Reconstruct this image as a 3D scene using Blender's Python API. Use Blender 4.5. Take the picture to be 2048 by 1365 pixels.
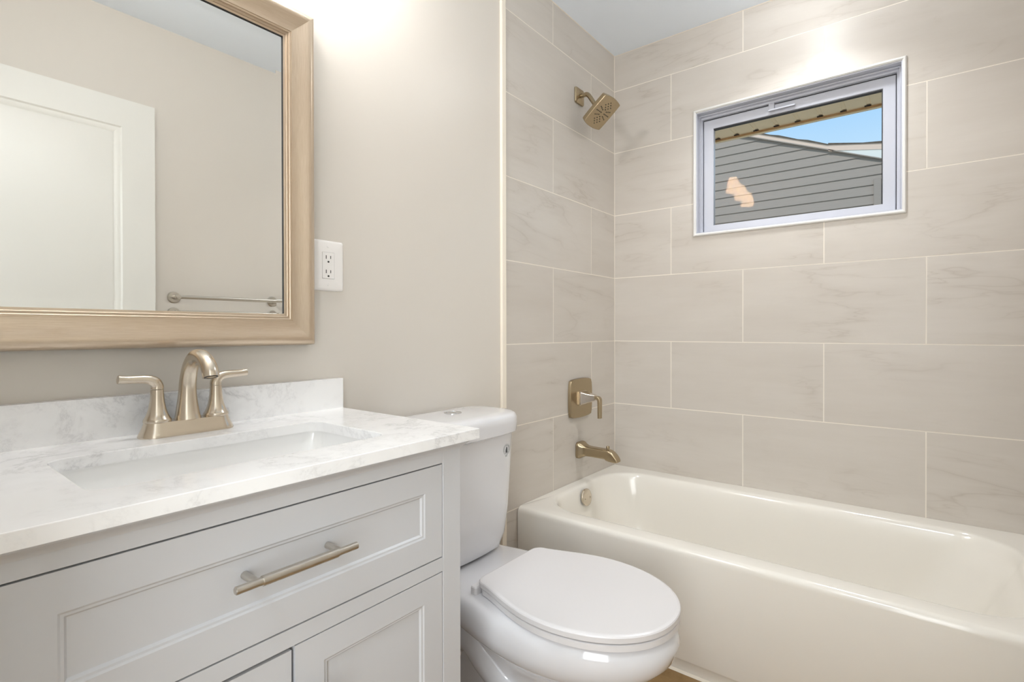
import bpy, bmesh, math, random
from mathutils import Vector, Matrix
from math import sin, cos, pi, radians, sqrt
random.seed(7)
for o in list(bpy.data.objects): bpy.data.objects.remove(o)
S = bpy.context.scene
COL = S.collection

# ------------------------------------------------------------------ camera, world, lights, exposure
CAM = Vector((-2.28826, -1.20455, 1.03918))
cam_d = bpy.data.cameras.new('camera'); cam = bpy.data.objects.new('camera', cam_d); COL.objects.link(cam)
yaw, pitch, roll = radians(37.33857), radians(-0.30852), radians(-0.09013)
Fv = Vector((cos(yaw)*cos(pitch), sin(yaw)*cos(pitch), sin(pitch)))
Rv = Vector((sin(yaw), -cos(yaw), 0)); Uv = Rv.cross(Fv)
R2 = cos(roll)*Rv + sin(roll)*Uv; U2 = -sin(roll)*Rv + cos(roll)*Uv
m = Matrix((R2, U2, -Fv)).transposed().to_4x4(); m.translation = CAM
cam.matrix_world = m
cam_d.sensor_width = 36; cam_d.lens = 36*1033.124/2048
cam_d.shift_x = -30.787/2048; cam_d.shift_y = -13.548/2048
cam_d.clip_start = 0.01
S.camera = cam

W = bpy.data.worlds.new('World'); S.world = W; W.use_nodes = True
wn, wl_ = W.node_tree.nodes, W.node_tree.links
wn.clear()
w_out = wn.new('ShaderNodeOutputWorld'); w_bg = wn.new('ShaderNodeBackground')
w_tc = wn.new('ShaderNodeTexCoord'); w_sep = wn.new('ShaderNodeSeparateXYZ'); w_rmp = wn.new('ShaderNodeValToRGB')
wl_.new(w_tc.outputs['Generated'], w_sep.inputs[0]); wl_.new(w_sep.outputs['Z'], w_rmp.inputs[0])
wl_.new(w_rmp.outputs[0], w_bg.inputs[0]); wl_.new(w_bg.outputs[0], w_out.inputs[0])
els = w_rmp.color_ramp.elements
els[0].position = 0.18; els[0].color = (0.70, 0.88, 1.0, 1)
els[1].position = 0.62; els[1].color = (0.13, 0.27, 0.52, 1)
e = els.new(0.38); e.color = (0.34, 0.63, 1.0, 1)
w_bg.inputs[1].default_value = 0.82

P_VANITY, P_TUB, P_TUBDOWN, P_HALLFILL, P_WINFILL = 5.6, 2.5, 3.0, 8.0, 27.0     # lamp powers (W); the hall ones are added fill
WARM = (1.0, 0.99, 0.98); NEUT = (0.96, 0.98, 1.0)
def area_light(name, loc, size, power, color, shape='DISK', rot=(0, 0, 0), spread=pi):
    d = bpy.data.lights.new(name, 'AREA'); d.shape = shape; d.size = size; d.energy = power; d.color = color; d.spread = spread
    o = bpy.data.objects.new(name, d); COL.objects.link(o); o.location = loc; o.rotation_euler = rot
    return o
def bulb(loc, power, color, r):
    d = bpy.data.lights.new('bulb', 'POINT'); d.energy = power; d.color = color; d.shadow_soft_size = r
    o = bpy.data.objects.new('bulb', d); COL.objects.link(o); o.location = loc
bulb((-.35, -.87, 2.318), P_TUB, NEUT, .05)
area_light('tub_lamp_beam', (-.35, -.87, 2.305), .13, P_TUBDOWN, NEUT, spread=radians(124))
# added fill behind the camera, set in a made-up hall window
hfill = area_light('hall_window_fill', (-3.62, -1.68, 1.25), 1.0, P_WINFILL, (.93, .97, 1), 'RECTANGLE', (0, -pi/2, 0)); hfill.data.size_y = 1.0; hfill.data.size = 1.9
area_light('hall_fill_beam', (-3.0, -1.0, 2.315), .34, P_HALLFILL, (.84, .94, 1))  # unseen hall lamp, added as soft fill through the doorway
sun_d = bpy.data.lights.new('sun', 'SUN'); sun_d.energy = 1.6; sun_d.angle = radians(2); sun_d.color = (1, .97, .93)
sun = bpy.data.objects.new('sun', sun_d); COL.objects.link(sun); sun.rotation_euler = Vector((.72, -.12, -.68)).to_track_quat('-Z', 'Y').to_euler()

S.view_settings.view_transform = 'Standard'; S.view_settings.look = 'None'
S.view_settings.exposure = 0.40; S.view_settings.gamma = 1.0; S.view_settings.use_curve_mapping = False
S.cycles.max_bounces = 12; S.cycles.diffuse_bounces = 6; S.cycles.glossy_bounces = 6; S.cycles.transparent_max_bounces = 12
S.cycles.caustics_reflective = False; S.cycles.caustics_refractive = False
S.cycles.sample_clamp_indirect = 4.0

# ------------------------------------------------------------------ helpers
def nb(): return bmesh.new()
WL = {}
def obj(name, bm, mat, parent=None, sharp=35, uv=None):
    """link a bmesh (world coordinates) as ONE mesh object; parent keeps it where it stands"""
    me = bpy.data.meshes.new(name)
    bmesh.ops.recalc_face_normals(bm, faces=bm.faces[:])
    base = WL.get(parent.name, Vector((0, 0, 0))) if parent else Vector((0, 0, 0))
    if base.length: bmesh.ops.translate(bm, vec=-base, verts=bm.verts[:])
    bm.to_mesh(me); bm.free()
    for mm in (mat if isinstance(mat, (list, tuple)) else [mat]): me.materials.append(mm)
    if sharp is not None:
        me.shade_smooth()
        me.set_sharp_from_angle(angle=radians(sharp))
    o = bpy.data.objects.new(name, me); COL.objects.link(o)
    if sharp is not None and sharp < 50:
        wnm = o.modifiers.new('weighted_normals', 'WEIGHTED_NORMAL'); wnm.keep_sharp = True; wnm.weight = 60
    if parent: o.parent = parent
    WL[o.name] = base.copy()
    return o
def tag(o, label, cat, group=None, kind=None):
    o['label'] = label
    if cat: o['category'] = cat
    if group: o['group'] = group
    if kind: o['kind'] = kind
    return o
def thing(name, loc, label, cat, group=None, kind=None):
    o = bpy.data.objects.new(name, None); COL.objects.link(o); o.location = loc; o.empty_display_size = .05
    WL[o.name] = Vector(loc)
    return tag(o, label, cat, group, kind)
def struct(name, bm, mat, parent=None, sharp=35, label=None):
    o = obj(name, bm, mat, parent, sharp)
    if parent is None: o['kind'] = 'structure'
    if label: o['label'] = label
    return o
def box(bm, a, b, bev=0, seg=2, mi=0):
    x0, y0, z0 = [min(p, q) for p, q in zip(a, b)]; x1, y1, z1 = [max(p, q) for p, q in zip(a, b)]
    vs = [bm.verts.new(v) for v in ((x0,y0,z0),(x1,y0,z0),(x1,y1,z0),(x0,y1,z0),(x0,y0,z1),(x1,y0,z1),(x1,y1,z1),(x0,y1,z1))]
    fs = [bm.faces.new([vs[i] for i in f]) for f in ((0,3,2,1),(4,5,6,7),(0,1,5,4),(1,2,6,5),(2,3,7,6),(3,0,4,7))]
    for f in fs: f.material_index = mi
    if bev:
        es = list({e for f in fs for e in f.edges})
        r = bmesh.ops.bevel(bm, geom=es, offset=bev, segments=seg, profile=.5, affect='EDGES')
        for f in r['faces']: f.material_index = mi
    return fs
def loft(bm, loops, cap0=False, cap1=False, closed=True, mi=0):
    vl = [[bm.verts.new(p) for p in L] for L in loops]
    n = len(vl[0])
    for a, b in zip(vl[:-1], vl[1:]):
        for i in range(n if closed else n-1):
            j = (i+1) % n
            f = bm.faces.new((a[i], a[j], b[j], b[i])); f.material_index = mi
    if cap0: bm.faces.new(vl[0][::-1]).material_index = mi
    if cap1: bm.faces.new(vl[-1]).material_index = mi
    return vl
def frames(pts):
    pts = [Vector(p) for p in pts]; out = []
    up = None
    for i, p in enumerate(pts):
        t = (pts[min(i+1, len(pts)-1)] - pts[max(i-1, 0)]).normalized()
        if up is None:
            a = Vector((0, 0, 1)) if abs(t.z) < .9 else Vector((1, 0, 0))
            up = (a - t*a.dot(t)).normalized()
        else: up = (up - t*up.dot(t)).normalized()
        out.append((p, t, up, t.cross(up)))
    return out
def tube(bm, pts, r, n=20, cap=True, flat=1.0, mi=0):
    rs = r if isinstance(r, (list, tuple)) else [r]*len(pts)
    loops = []
    for (p, t, u, s), rr in zip(frames(pts), rs):
        loops.append([p + u*(rr*flat*cos(2*pi*i/n)) + s*(rr*sin(2*pi*i/n)) for i in range(n)])
    return loft(bm, loops, cap, cap, mi=mi)
def lathe(bm, c, axis, prof, n=32, cap0=True, cap1=True, mi=0):
    """prof: list of (distance along axis, radius)"""
    a = Vector(axis).normalized(); b = Vector((0, 0, 1)) if abs(a.z) < .9 else Vector((1, 0, 0))
    u = (b - a*b.dot(a)).normalized(); s = a.cross(u); c = Vector(c)
    loops = [[c + a*d + u*(r*cos(2*pi*i/n)) + s*(r*sin(2*pi*i/n)) for i in range(n)] for d, r in prof]
    return loft(bm, loops, cap0, cap1, mi=mi)
def rrect(cx, cy, hx, hy, r, n=6):
    """rounded rectangle, 4*(n+1) points, counter-clockwise from +x+y corner"""
    r = max(min(r, hx-1e-5, hy-1e-5), 1e-5); out = []
    for k, (sx, sy) in enumerate(((1,1),(-1,1),(-1,-1),(1,-1))):
        ox, oy = cx + sx*(hx-r), cy + sy*(hy-r); a0 = k*pi/2
        for i in range(n+1):
            a = a0 + i*pi/2/n; out.append((ox + r*cos(a), oy + r*sin(a)))
    return out
def rr_xy(x0, x1, y0, y1, r, z, n=6): return [(p[0], p[1], z) for p in rrect((x0+x1)/2, (y0+y1)/2, abs(x1-x0)/2, abs(y1-y0)/2, r, n)]
def rr_xz(cx, cz, hx, hz, r, y, n=6): return [(p[0], y, p[1]) for p in rrect(cx, cz, hx, hz, r, n)]
def smooth_path(pts, k=6):
    pts = [Vector(p) for p in pts]; out = []
    for i in range(len(pts)-1):
        p0, p1, p2, p3 = pts[max(i-1, 0)], pts[i], pts[i+1], pts[min(i+2, len(pts)-1)]
        for j in range(k):
            t = j/k
            out.append(.5*((2*p1) + (-p0+p2)*t + (2*p0-5*p1+4*p2-p3)*t*t + (-p0+3*p1-3*p2+p3)*t**3))
    out.append(pts[-1]); return out
def lerp_list(v, k=6):
    out = []
    for i in range(len(v)-1):
        p0, p1, p2, p3 = v[max(i-1, 0)], v[i], v[i+1], v[min(i+2, len(v)-1)]
        for j in range(k):
            t = j/k
            out.append(.5*((2*p1) + (-p0+p2)*t + (2*p0-5*p1+4*p2-p3)*t*t + (-p0+3*p1-3*p2+p3)*t**3))
    return out + [v[-1]]

# ------------------------------------------------------------------ materials
def srgb(r, g, b):
    f = lambda c: (c/255/12.92) if c/255 <= .04045 else ((c/255+.055)/1.055)**2.4
    return (f(r), f(g), f(b), 1)
def mat(name, color, rough=.5, metal=0, coat=0, spec=.5, coat_rough=.05, ior=1.5):
    M = bpy.data.materials.new(name); M.use_nodes = True
    b = M.node_tree.nodes['Principled BSDF']
    b.inputs['Base Color'].default_value = color if len(color) == 4 else (*color, 1)
    b.inputs['Roughness'].default_value = rough; b.inputs['Metallic'].default_value = metal
    b.inputs['Coat Weight'].default_value = coat; b.inputs['Coat Roughness'].default_value = coat_rough
    b.inputs['Specular IOR Level'].default_value = spec; b.inputs['IOR'].default_value = ior
    return M
def N(M, t, **kw):
    n = M.node_tree.nodes.new(t)
    for k, v in kw.items():
        if k in n.inputs: n.inputs[k].default_value = v
        else: setattr(n, k, v)
    return n
def L(M, a, b): M.node_tree.links.new(a, b)
def bsdf(M): return M.node_tree.nodes['Principled BSDF']
def coords(M, kind='Object', scale=(1, 1, 1), rot=(0, 0, 0)):
    tc = N(M, 'ShaderNodeTexCoord'); mp = N(M, 'ShaderNodeMapping')
    mp.inputs['Scale'].default_value = scale; mp.inputs['Rotation'].default_value = rot
    L(M, tc.outputs[kind], mp.inputs[0]); return mp.outputs[0]
def ramp(M, fac, stops):
    r = N(M, 'ShaderNodeValToRGB'); L(M, fac, r.inputs[0]); els = r.color_ramp.elements
    while len(els) < len(stops): els.new(.5)
    for e, (p, c) in zip(els, stops): e.position = p; e.color = c if len(c) == 4 else (*c, 1)
    return r.outputs[0]
def mixc(M, fac, a, b, mode='MIX'):
    x = N(M, 'ShaderNodeMix', data_type='RGBA', blend_type=mode)
    for s, v in ((x.inputs[0], fac), (x.inputs[6], a), (x.inputs[7], b)):
        if hasattr(v, 'is_output'): L(M, v, s)
        else: s.default_value = v
    return x.outputs[2]
def math_n(M, op, a, b=None, c=None):
    x = N(M, 'ShaderNodeMath', operation=op)
    for s, v in zip(x.inputs, (a, b, c)):
        if v is None: continue
        if hasattr(v, 'is_output'): L(M, v, s)
        else: s.default_value = v
    return x.outputs[0]
def noise(M, vec, scale, detail=4, rough=.55, dist=0):
    n = N(M, 'ShaderNodeTexNoise'); n.inputs['Scale'].default_value = scale; n.inputs['Detail'].default_value = detail
    n.inputs['Roughness'].default_value = rough; n.inputs['Distortion'].default_value = dist
    L(M, vec, n.inputs['Vector']); return n.outputs['Fac']
def bump(M, h, strength, dist=.002):
    b = N(M, 'ShaderNodeBump'); b.inputs['Strength'].default_value = strength; b.inputs['Distance'].default_value = dist
    L(M, h, b.inputs['Height']); L(M, b.outputs[0], bsdf(M).inputs['Normal'])

PAINT = mat('wall_paint', srgb(217, 211, 202), .36, spec=.45)
bump(PAINT, noise(PAINT, coords(PAINT), 220, 2, .5), .05, .001)
CEIL = mat('ceiling_paint', srgb(238, 246, 255), .8, spec=.2)
WHITE_TRIM = mat('white_trim_paint', srgb(230, 229, 226), .3)
CREAM_TRIM = mat('cream_tile_edge', srgb(244, 235, 220), .3)
DOOR_W = mat('door_paint', srgb(228, 227, 221), .35)
VINYL = mat('white_vinyl', srgb(197, 199, 208), .3)
GASKET = mat('black_gasket', (.02, .02, .022), .5)
CAB = mat('cabinet_paint', srgb(202, 203, 206), .35)
GAPSHADE = mat('cabinet_gap_shade', srgb(70, 62, 55), .8)
PORC = mat('porcelain', srgb(224, 224, 227), .08, coat=.6, coat_rough=.03)
SEATM = mat('toilet_seat_plastic', srgb(222, 220, 221), .22)
ENAMEL = mat('tub_enamel', srgb(234, 230, 222), .16, coat=.3, coat_rough=.06)
SINKM = mat('sink_ceramic', srgb(240, 240, 239), .08, coat=.5, coat_rough=.03)
CHROME = mat('chrome', (.72, .73, .75), .08, 1)
STEEL = mat('brushed_steel', (.60, .565, .51), .28, 1)
NICKEL = mat('brushed_nickel_warm', (.66, .585, .485), .24, 1)
BRONZE = mat('champagne_bronze', (.43, .345, .225), .27, 1)
HUBM = mat('satin_nickel', (.74, .68, .61), .22, 1)
NOZZLE = mat('nozzle_rubber', (.03, .026, .02), .5)
PLATE = mat('outlet_plastic', srgb(244, 241, 238), .3)
SLOT = mat('dark_slot', (.03, .028, .026), .6)
INK = mat('emblem_ink', (.035, .04, .045), .4)
INKG = mat('emblem_grey', (.30, .33, .33), .4)
MIRROR = mat('mirror_silver', (.93, .94, .93), .0, 1)
GROUT = mat('grout', srgb(238, 231, 220), .7, spec=.2)
CAULK = mat('white_caulk', srgb(228, 220, 206), .4)

# stone-look wall tile: warm greige with thin drifting veins (UV in metres, shifted per tile)
TILE = mat('limestone_tile', (.6, .53, .44), .38, spec=.6)
uv = coords(TILE, 'UV')
mp1 = N(TILE, 'ShaderNodeMapping'); mp1.inputs['Rotation'].default_value = (0, 0, radians(24)); mp1.inputs['Scale'].default_value = (.9, 4.2, 1); L(TILE, uv, mp1.inputs[0])
n1 = noise(TILE, mp1.outputs[0], 1.15, 4, .5, .25)
v1 = math_n(TILE, 'ABSOLUTE', math_n(TILE, 'SUBTRACT', n1, .5))
vein1 = ramp(TILE, v1, [(0, (1, 1, 1)), (.007, (.38, .38, .38)), (.055, (0, 0, 0))])
mp2 = N(TILE, 'ShaderNodeMapping'); mp2.inputs['Rotation'].default_value = (0, 0, radians(-14)); mp2.inputs['Scale'].default_value = (1.1, 6.5, 1); mp2.inputs['Location'].default_value = (4, 7, 0); L(TILE, uv, mp2.inputs[0])
n2 = noise(TILE, mp2.outputs[0], 1.0, 5, .55, .3)
v2 = math_n(TILE, 'ABSOLUTE', math_n(TILE, 'SUBTRACT', n2, .48))
vein2 = ramp(TILE, v2, [(0, (1, 1, 1)), (.006, (.34, .34, .34)), (.05, (0, 0, 0))])
msk = ramp(TILE, noise(TILE, uv, 2.3, 3), [(.46, (0, 0, 0)), (.66, (1, 1, 1))])
vv = math_n(TILE, 'MULTIPLY', math_n(TILE, 'MAXIMUM', vein1, vein2), msk)
mp3 = N(TILE, 'ShaderNodeMapping'); mp3.inputs['Scale'].default_value = (5, 60, 1); L(TILE, uv, mp3.inputs[0])
lin = noise(TILE, mp3.outputs[0], 2.0, 4, .6)
cloud = noise(TILE, mp2.outputs[0], 1.1, 5, .6)
base = mixc(TILE, ramp(TILE, cloud, [(.3, (0, 0, 0)), (.7, (1, 1, 1))]), srgb(199, 192, 183), srgb(208, 202, 194))
base = mixc(TILE, math_n(TILE, 'MULTIPLY', lin, .22), base, srgb(188, 179, 168))
tcol = mixc(TILE, math_n(TILE, 'MULTIPLY', vv, .42), base, srgb(156, 143, 128))
L(TILE, tcol, bsdf(TILE).inputs['Base Color'])

# white quartz with soft grey veins
QUARTZ = mat('white_quartz', (.85, .84, .83), .16, coat=.2)
qc = coords(QUARTZ)
q1 = noise(QUARTZ, qc, 10.0, 8, .70, .35)
qv = ramp(QUARTZ, math_n(QUARTZ, 'ABSOLUTE', math_n(QUARTZ, 'SUBTRACT', q1, .5)), [(0, (1, 1, 1)), (.012, (.42, .42, .42)), (.05, (0, 0, 0))])
qm = ramp(QUARTZ, noise(QUARTZ, qc, 4.5, 4, .6), [(.43, (0, 0, 0)), (.66, (1, 1, 1))])
qk = noise(QUARTZ, qc, 55, 4, .7)
qcol = mixc(QUARTZ, math_n(QUARTZ, 'MULTIPLY', qv, math_n(QUARTZ, 'MULTIPLY', qm, .60)), srgb(249, 249, 249), srgb(176, 175, 177))
qcol = mixc(QUARTZ, math_n(QUARTZ, 'MULTIPLY', math_n(QUARTZ, 'MULTIPLY', qk, qm), .30), qcol, srgb(188, 187, 189))
L(QUARTZ, qcol, bsdf(QUARTZ).inputs['Base Color'])

# champagne mirror frame, brushed along each member (UV u = along)
FRAME = mat('champagne_frame', (.6, .5, .38), .30, .8)
fu = N(FRAME, 'ShaderNodeMapping'); fu.inputs['Scale'].default_value = (14, 620, 1); L(FRAME, coords(FRAME, 'UV'), fu.inputs[0])
fn = noise(FRAME, fu.outputs[0], 1.5, 5, .7, .3)
fm = N(FRAME, 'ShaderNodeMapping'); fm.inputs['Scale'].default_value = (2.2, 12, 1); L(FRAME, coords(FRAME, 'UV'), fm.inputs[0])
fb = noise(FRAME, fm.outputs[0], 2, 3)
fcol = mixc(FRAME, ramp(FRAME, fn, [(.3, (0, 0, 0)), (.7, (1, 1, 1))]), srgb(196, 177, 154), srgb(220, 206, 188))
fcol = mixc(FRAME, math_n(FRAME, 'MULTIPLY', fb, .35), fcol, srgb(205, 180, 150))
L(FRAME, fcol, bsdf(FRAME).inputs['Base Color'])
L(FRAME, math_n(FRAME, 'MULTIPLY_ADD', fn, .14, .24), bsdf(FRAME).inputs['Roughness'])

FLOORM = mat('brown_stone_floor', (.3, .2, .1), .45)
fc = coords(FLOORM)
fcol = mixc(FLOORM, ramp(FLOORM, noise(FLOORM, fc, 14, 6, .65, .4), [(.3, (0, 0, 0)), (.7, (1, 1, 1))]), srgb(134, 104, 62), srgb(168, 138, 94))
fcol = mixc(FLOORM, math_n(FLOORM, 'MULTIPLY', noise(FLOORM, fc, 90, 3), .35), fcol, srgb(110, 82, 48))
L(FLOORM, fcol, bsdf(FLOORM).inputs['Base Color'])

# outside
SIDING = mat('grey_vinyl_siding', srgb(154, 143, 133), .6)
sn = noise(SIDING, coords(SIDING, 'Object', (1, 3, 40)), 3, 4)
L(SIDING, mixc(SIDING, sn, srgb(148, 137, 127), srgb(160, 149, 139)), bsdf(SIDING).inputs['Base Color'])
SOFFIT = mat('beige_soffit', srgb(252, 226, 186), .6)
SHINGLE = mat('roof_shingle', srgb(92, 84, 74), .9)
L(SHINGLE, mixc(SHINGLE, noise(SHINGLE, coords(SHINGLE), 25, 4), srgb(70, 64, 56), srgb(120, 110, 98)), bsdf(SHINGLE).inputs['Base Color'])
RAKE = mat('beige_rake_board', srgb(222, 198, 180), .6)
WHITEOUT = mat('white_soffit_board', srgb(226, 226, 220), .6)
DARKGLASS = mat('dark_window_glass', (.03, .022, .015), .1)
GROUND = mat('bounce_ground', srgb(248, 238, 218), .9)

def emit(name, color, strength):
    M = bpy.data.materials.new(name); M.use_nodes = True; n = M.node_tree.nodes; n.clear()
    o = n.new('ShaderNodeOutputMaterial'); e = n.new('ShaderNodeEmission'); e.inputs[0].default_value = (*color, 1); e.inputs[1].default_value = strength
    M.node_tree.links.new(e.outputs[0], o.inputs[0]); return M
SHADE_GLOW = emit('lit_frosted_shade', WARM, P_VANITY*9.5)
LENS_GLOW = emit('lit_lamp_lens', NEUT, 6.0)
_n = LENS_GLOW.node_tree.nodes; _l = LENS_GLOW.node_tree.links
_m = _n.new('ShaderNodeMixShader'); _t = _n.new('ShaderNodeBsdfTransparent'); _m.inputs[0].default_value = .35
_l.new(_t.outputs[0], _m.inputs[1]); _l.new(_n['Emission'].outputs[0], _m.inputs[2]); _l.new(_m.outputs[0], _n['Material Output'].inputs[0])

# window pane: clear sheet, mirror-like; the lamps' orange glow is put into its reflection colour
PANE = bpy.data.materials.new('window_pane'); PANE.use_nodes = True
n_ = PANE.node_tree.nodes; n_.clear()
po = n_.new('ShaderNodeOutputMaterial'); ms = n_.new('ShaderNodeMixShader'); tr = n_.new('ShaderNodeBsdfTransparent'); gl = n_.new('ShaderNodeBsdfGlossy'); fr = n_.new('ShaderNodeFresnel')
gl.inputs['Roughness'].default_value = .02; gl.inputs[0].default_value = (1, .62, .34, 1); fr.inputs['IOR'].default_value = 1.14; tr.inputs[0].default_value = (.96, .97, .96, 1)
for a, b in ((fr.outputs[0], ms.inputs[0]), (tr.outputs[0], ms.inputs[1]), (gl.outputs[0], ms.inputs[2]), (ms.outputs[0], po.inputs[0])): PANE.node_tree.links.new(a, b)

# ------------------------------------------------------------------ room shell
CEILZ = 2.392
ROWS = [.069-.307, .069, .3764, .6853, .9918, 1.3004, 1.6077, 1.9141, 2.2173, CEILZ]
OPP = -1.51; LEFTX = -2.30
bm = nb(); box(bm, (-3.75, -2.4, -.1), (.10, .3, 0)); struct('floor', bm, FLOORM, label='brown stone-look floor beside the tub')
bm = nb(); box(bm, (-3.75, -2.4, CEILZ), (.10, .3, CEILZ+.1)); struct('ceiling', bm, CEIL, label='plain pale grey-white ceiling')
bm = nb(); box(bm, (-2.42, .006, 0), (-.838, .11, CEILZ)); struct('wall_vanity', bm, PAINT, label='greige painted wall behind mirror and toilet')
bm = nb(); box(bm, (-2.42, OPP-.1, 0), (.10, OPP, CEILZ)); struct('wall_opposite', bm, PAINT, label='greige wall seen in the mirror')
bm = nb(); box(bm, (LEFTX-.12, -.64, 0), (LEFTX, .006, CEILZ)); box(bm, (LEFTX-.12, OPP, 2.05), (LEFTX, -.64, CEILZ)); box(bm, (LEFTX-.12, OPP, 0), (LEFTX, OPP+.02, 2.05))
struct('wall_doorway', bm, PAINT, label='wall with the doorway the photo is taken from')
bm = nb(); box(bm, (-3.75, -2.4, 0), (-3.65, .3, CEILZ)); box(bm, (-3.65, .2, 0), (-2.42, .3, CEILZ)); box(bm, (-3.65, -2.4, 0), (-2.42, -2.3, CEILZ)); box(bm, (-2.42, -2.4, 0), (-2.30, OPP-.1, CEILZ)); box(bm, (-2.42, .11, 0), (-2.3, .2, CEILZ))
struct('wall_hall', bm, WHITE_TRIM, label='hall walls outside the doorway')

def tile_wall(name, to3, u0, u1, rows, jfun, hole=None, grout=.0036, label=None):
    """tiles of one wall: to3(u, z, d) maps wall coordinates (d = depth behind the face) to 3-D"""
    bm = nb(); ul = bm.loops.layers.uv.new('UVMap')
    def quad(c, mi, off=(0, 0)):
        f = bm.faces.new([bm.verts.new(to3(*p)) for p in c]); f.material_index = mi
        for lp, p in zip(f.loops, c): lp[ul].uv = (p[0]+off[0], p[1]+off[1])
    def rects(a, b, c, d):
        if not hole: return [(a, b, c, d)]
        hu0, hu1, hz0, hz1 = hole
        if b <= hu0 or a >= hu1 or d <= hz0 or c >= hz1: return [(a, b, c, d)]
        out = []
        if c < hz0: out.append((a, b, c, hz0))
        if d > hz1: out.append((a, b, hz1, d))
        c2, d2 = max(c, hz0), min(d, hz1)
        if a < hu0: out.append((a, hu0, c2, d2))
        if b > hu1: out.append((hu1, b, c2, d2))
        return out
    g = grout/2
    for r in range(len(rows)-1):
        z0, z1 = rows[r]+g, rows[r+1]-(g if r < len(rows)-2 else 0)
        z0 = max(z0, 0)
        if z1 <= 0: continue
        js = [u0] + sorted(j for j in jfun(r) if u0+.01 < j < u1-.01) + [u1]
        for a, b in zip(js[:-1], js[1:]):
            off = (random.uniform(0, 40), random.uniform(0, 40))
            for (p, q, s, t) in rects(a+g, b-g, z0, z1):
                quad([(p, s, 0), (q, s, 0), (q, t, 0), (p, t, 0)], 0, off)
                D = .0007
                for (e0, e1) in (((p, s), (q, s)), ((q, s), (q, t)), ((q, t), (p, t)), ((p, t), (p, s))):
                    quad([(*e0, 0), (*e1, 0), (*e1, D), (*e0, D)], 0, off)
    for (p, q, s, t) in rects(u0, u1, 0, CEILZ):
        pts = [to3(p, s, .0005), to3(q, t, .10)]
        box(bm, pts[0], pts[1], mi=1)
    o = struct(name, bm, [TILE, GROUT], sharp=None, label=label)
    return o
J1A, J1B = [-.533-.614*k for k in range(3)] + [.081], [-.225, -.839]
# W1: u = x ; joints alternate per row (rows index 8 = top partial)
def j_w1(r): return [-.533] if r % 2 == 0 else [-.225]
tile_wall('wall_faucet', lambda u, z, d: (u, d, z), -.838, .0, ROWS, j_w1, label='tiled wall with the shower head and tub spout')
def j_w2(r): return [-.604, -1.218, -1.832, .01] if r % 2 == 0 else [-.2895, -.9035, -1.5175]
HOLE = (-1.1515, -.4035, 1.4705, 2.0095)
tile_wall('wall_window', lambda u, z, d: (d, u, z), OPP, .0, ROWS, j_w2, hole=HOLE, label='tiled wall with the small window')
tile_wall('wall_tub_end', lambda u, z, d: (u, OPP+.012-d, z), -.838, .0, ROWS, j_w1, label='tiled wall at the far end of the tub')
# cream edge trim between paint and tile
bm = nb(); loft(bm, [[(-.8625, .006, z), (-.8625, -.0015, z), (-.8600, -.0035, z), (-.8400, -.0035, z), (-.8365, -.0005, z), (-.8365, .006, z)] for z in (0, CEILZ)], True, True)
struct('trim_1', bm, CREAM_TRIM, label='cream vertical edge strip between paint and tile')
bm = nb()
for a, b in (((-.838, -.0, CEILZ-.004), (0, .0, CEILZ)),):
    loft(bm, [[(x, -.0005, CEILZ), (x, -.0005, CEILZ-.003), (x, -.0026, CEILZ-.0005)] for x in (-.838, -.003)], True, True)
    loft(bm, [[(-.0005, y, CEILZ), (-.0005, y, CEILZ-.003), (-.0026, y, CEILZ-.0005)] for y in (OPP+.012, -.003)], True, True)
    loft(bm, [[(-.0002, -.0002, z), (-.0021, -.0002, z), (-.0002, -.0021, z)] for z in (.382, CEILZ)], True, True)
struct('trim_2', bm, CAULK, label='thin caulk line in the tile corner and ceiling edge')

# ------------------------------------------------------------------ window
win = thing('window_1', (.05, -.777, 1.48), 'small white awning window set in the tiled wall', 'window', kind='structure')
def rect_ring(bm, y0, y1, z0, z1, w, x0, x1, bev=0, ws=None):
    """frame of four mitred bars around y0..y1, z0..z1 (outer), ws = widths (at y0, y1, z0, z1)"""
    a, b, c, d = ws or (w, w, w, w)
    O = [(y0, z0), (y1, z0), (y1, z1), (y0, z1)]; I = [(y0+a, z0+c), (y1-b, z0+c), (y1-b, z1-d), (y0+a, z1-d)]
    P = lambda q, x: (x, q[0], q[1])
    if bev:
        Ii = [(y0+a-bev, z0+c-bev), (y1-b+bev, z0+c-bev), (y1-b+bev, z1-d+bev), (y0+a-bev, z1-d+bev)]
        Oi = [(y0+bev, z0+bev), (y1-bev, z0+bev), (y1-bev, z1-bev), (y0+bev, z1-bev)]
        loft(bm, [[P(q, x1) for q in O], [P(q, x0+bev) for q in O], [P(q, x0) for q in Oi], [P(q, x0) for q in Ii], [P(q, x0+bev) for q in I], [P(q, x1) for q in I], [P(q, x1) for q in O]])
    else:
        loft(bm, [[P(q, x1) for q in O], [P(q, x0) for q in O], [P(q, x0) for q in I], [P(q, x1) for q in I], [P(q, x1) for q in O]])
# pencil-trim casing around the opening, on the tile face
bm = nb(); rect_ring(bm, -1.1608, -.3940, 1.4605, 2.0195, .012, -.010, .012, .004); obj('casing', bm, WHITE_TRIM, win)
# jamb lining and sloping sill
bm = nb(); rect_ring(bm, -1.1515, -.4035, 1.4705, 2.0095, .006, -.002, .10); obj('jamb', bm, VINYL, win)
bm = nb(); loft(bm, [[(-.001, y, 1.4760), (.055, y, 1.4860), (.055, y, 1.4705), (-.001, y, 1.4705)] for y in (-1.1455, -.4095)], True, True); obj('sill', bm, VINYL, win)
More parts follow.
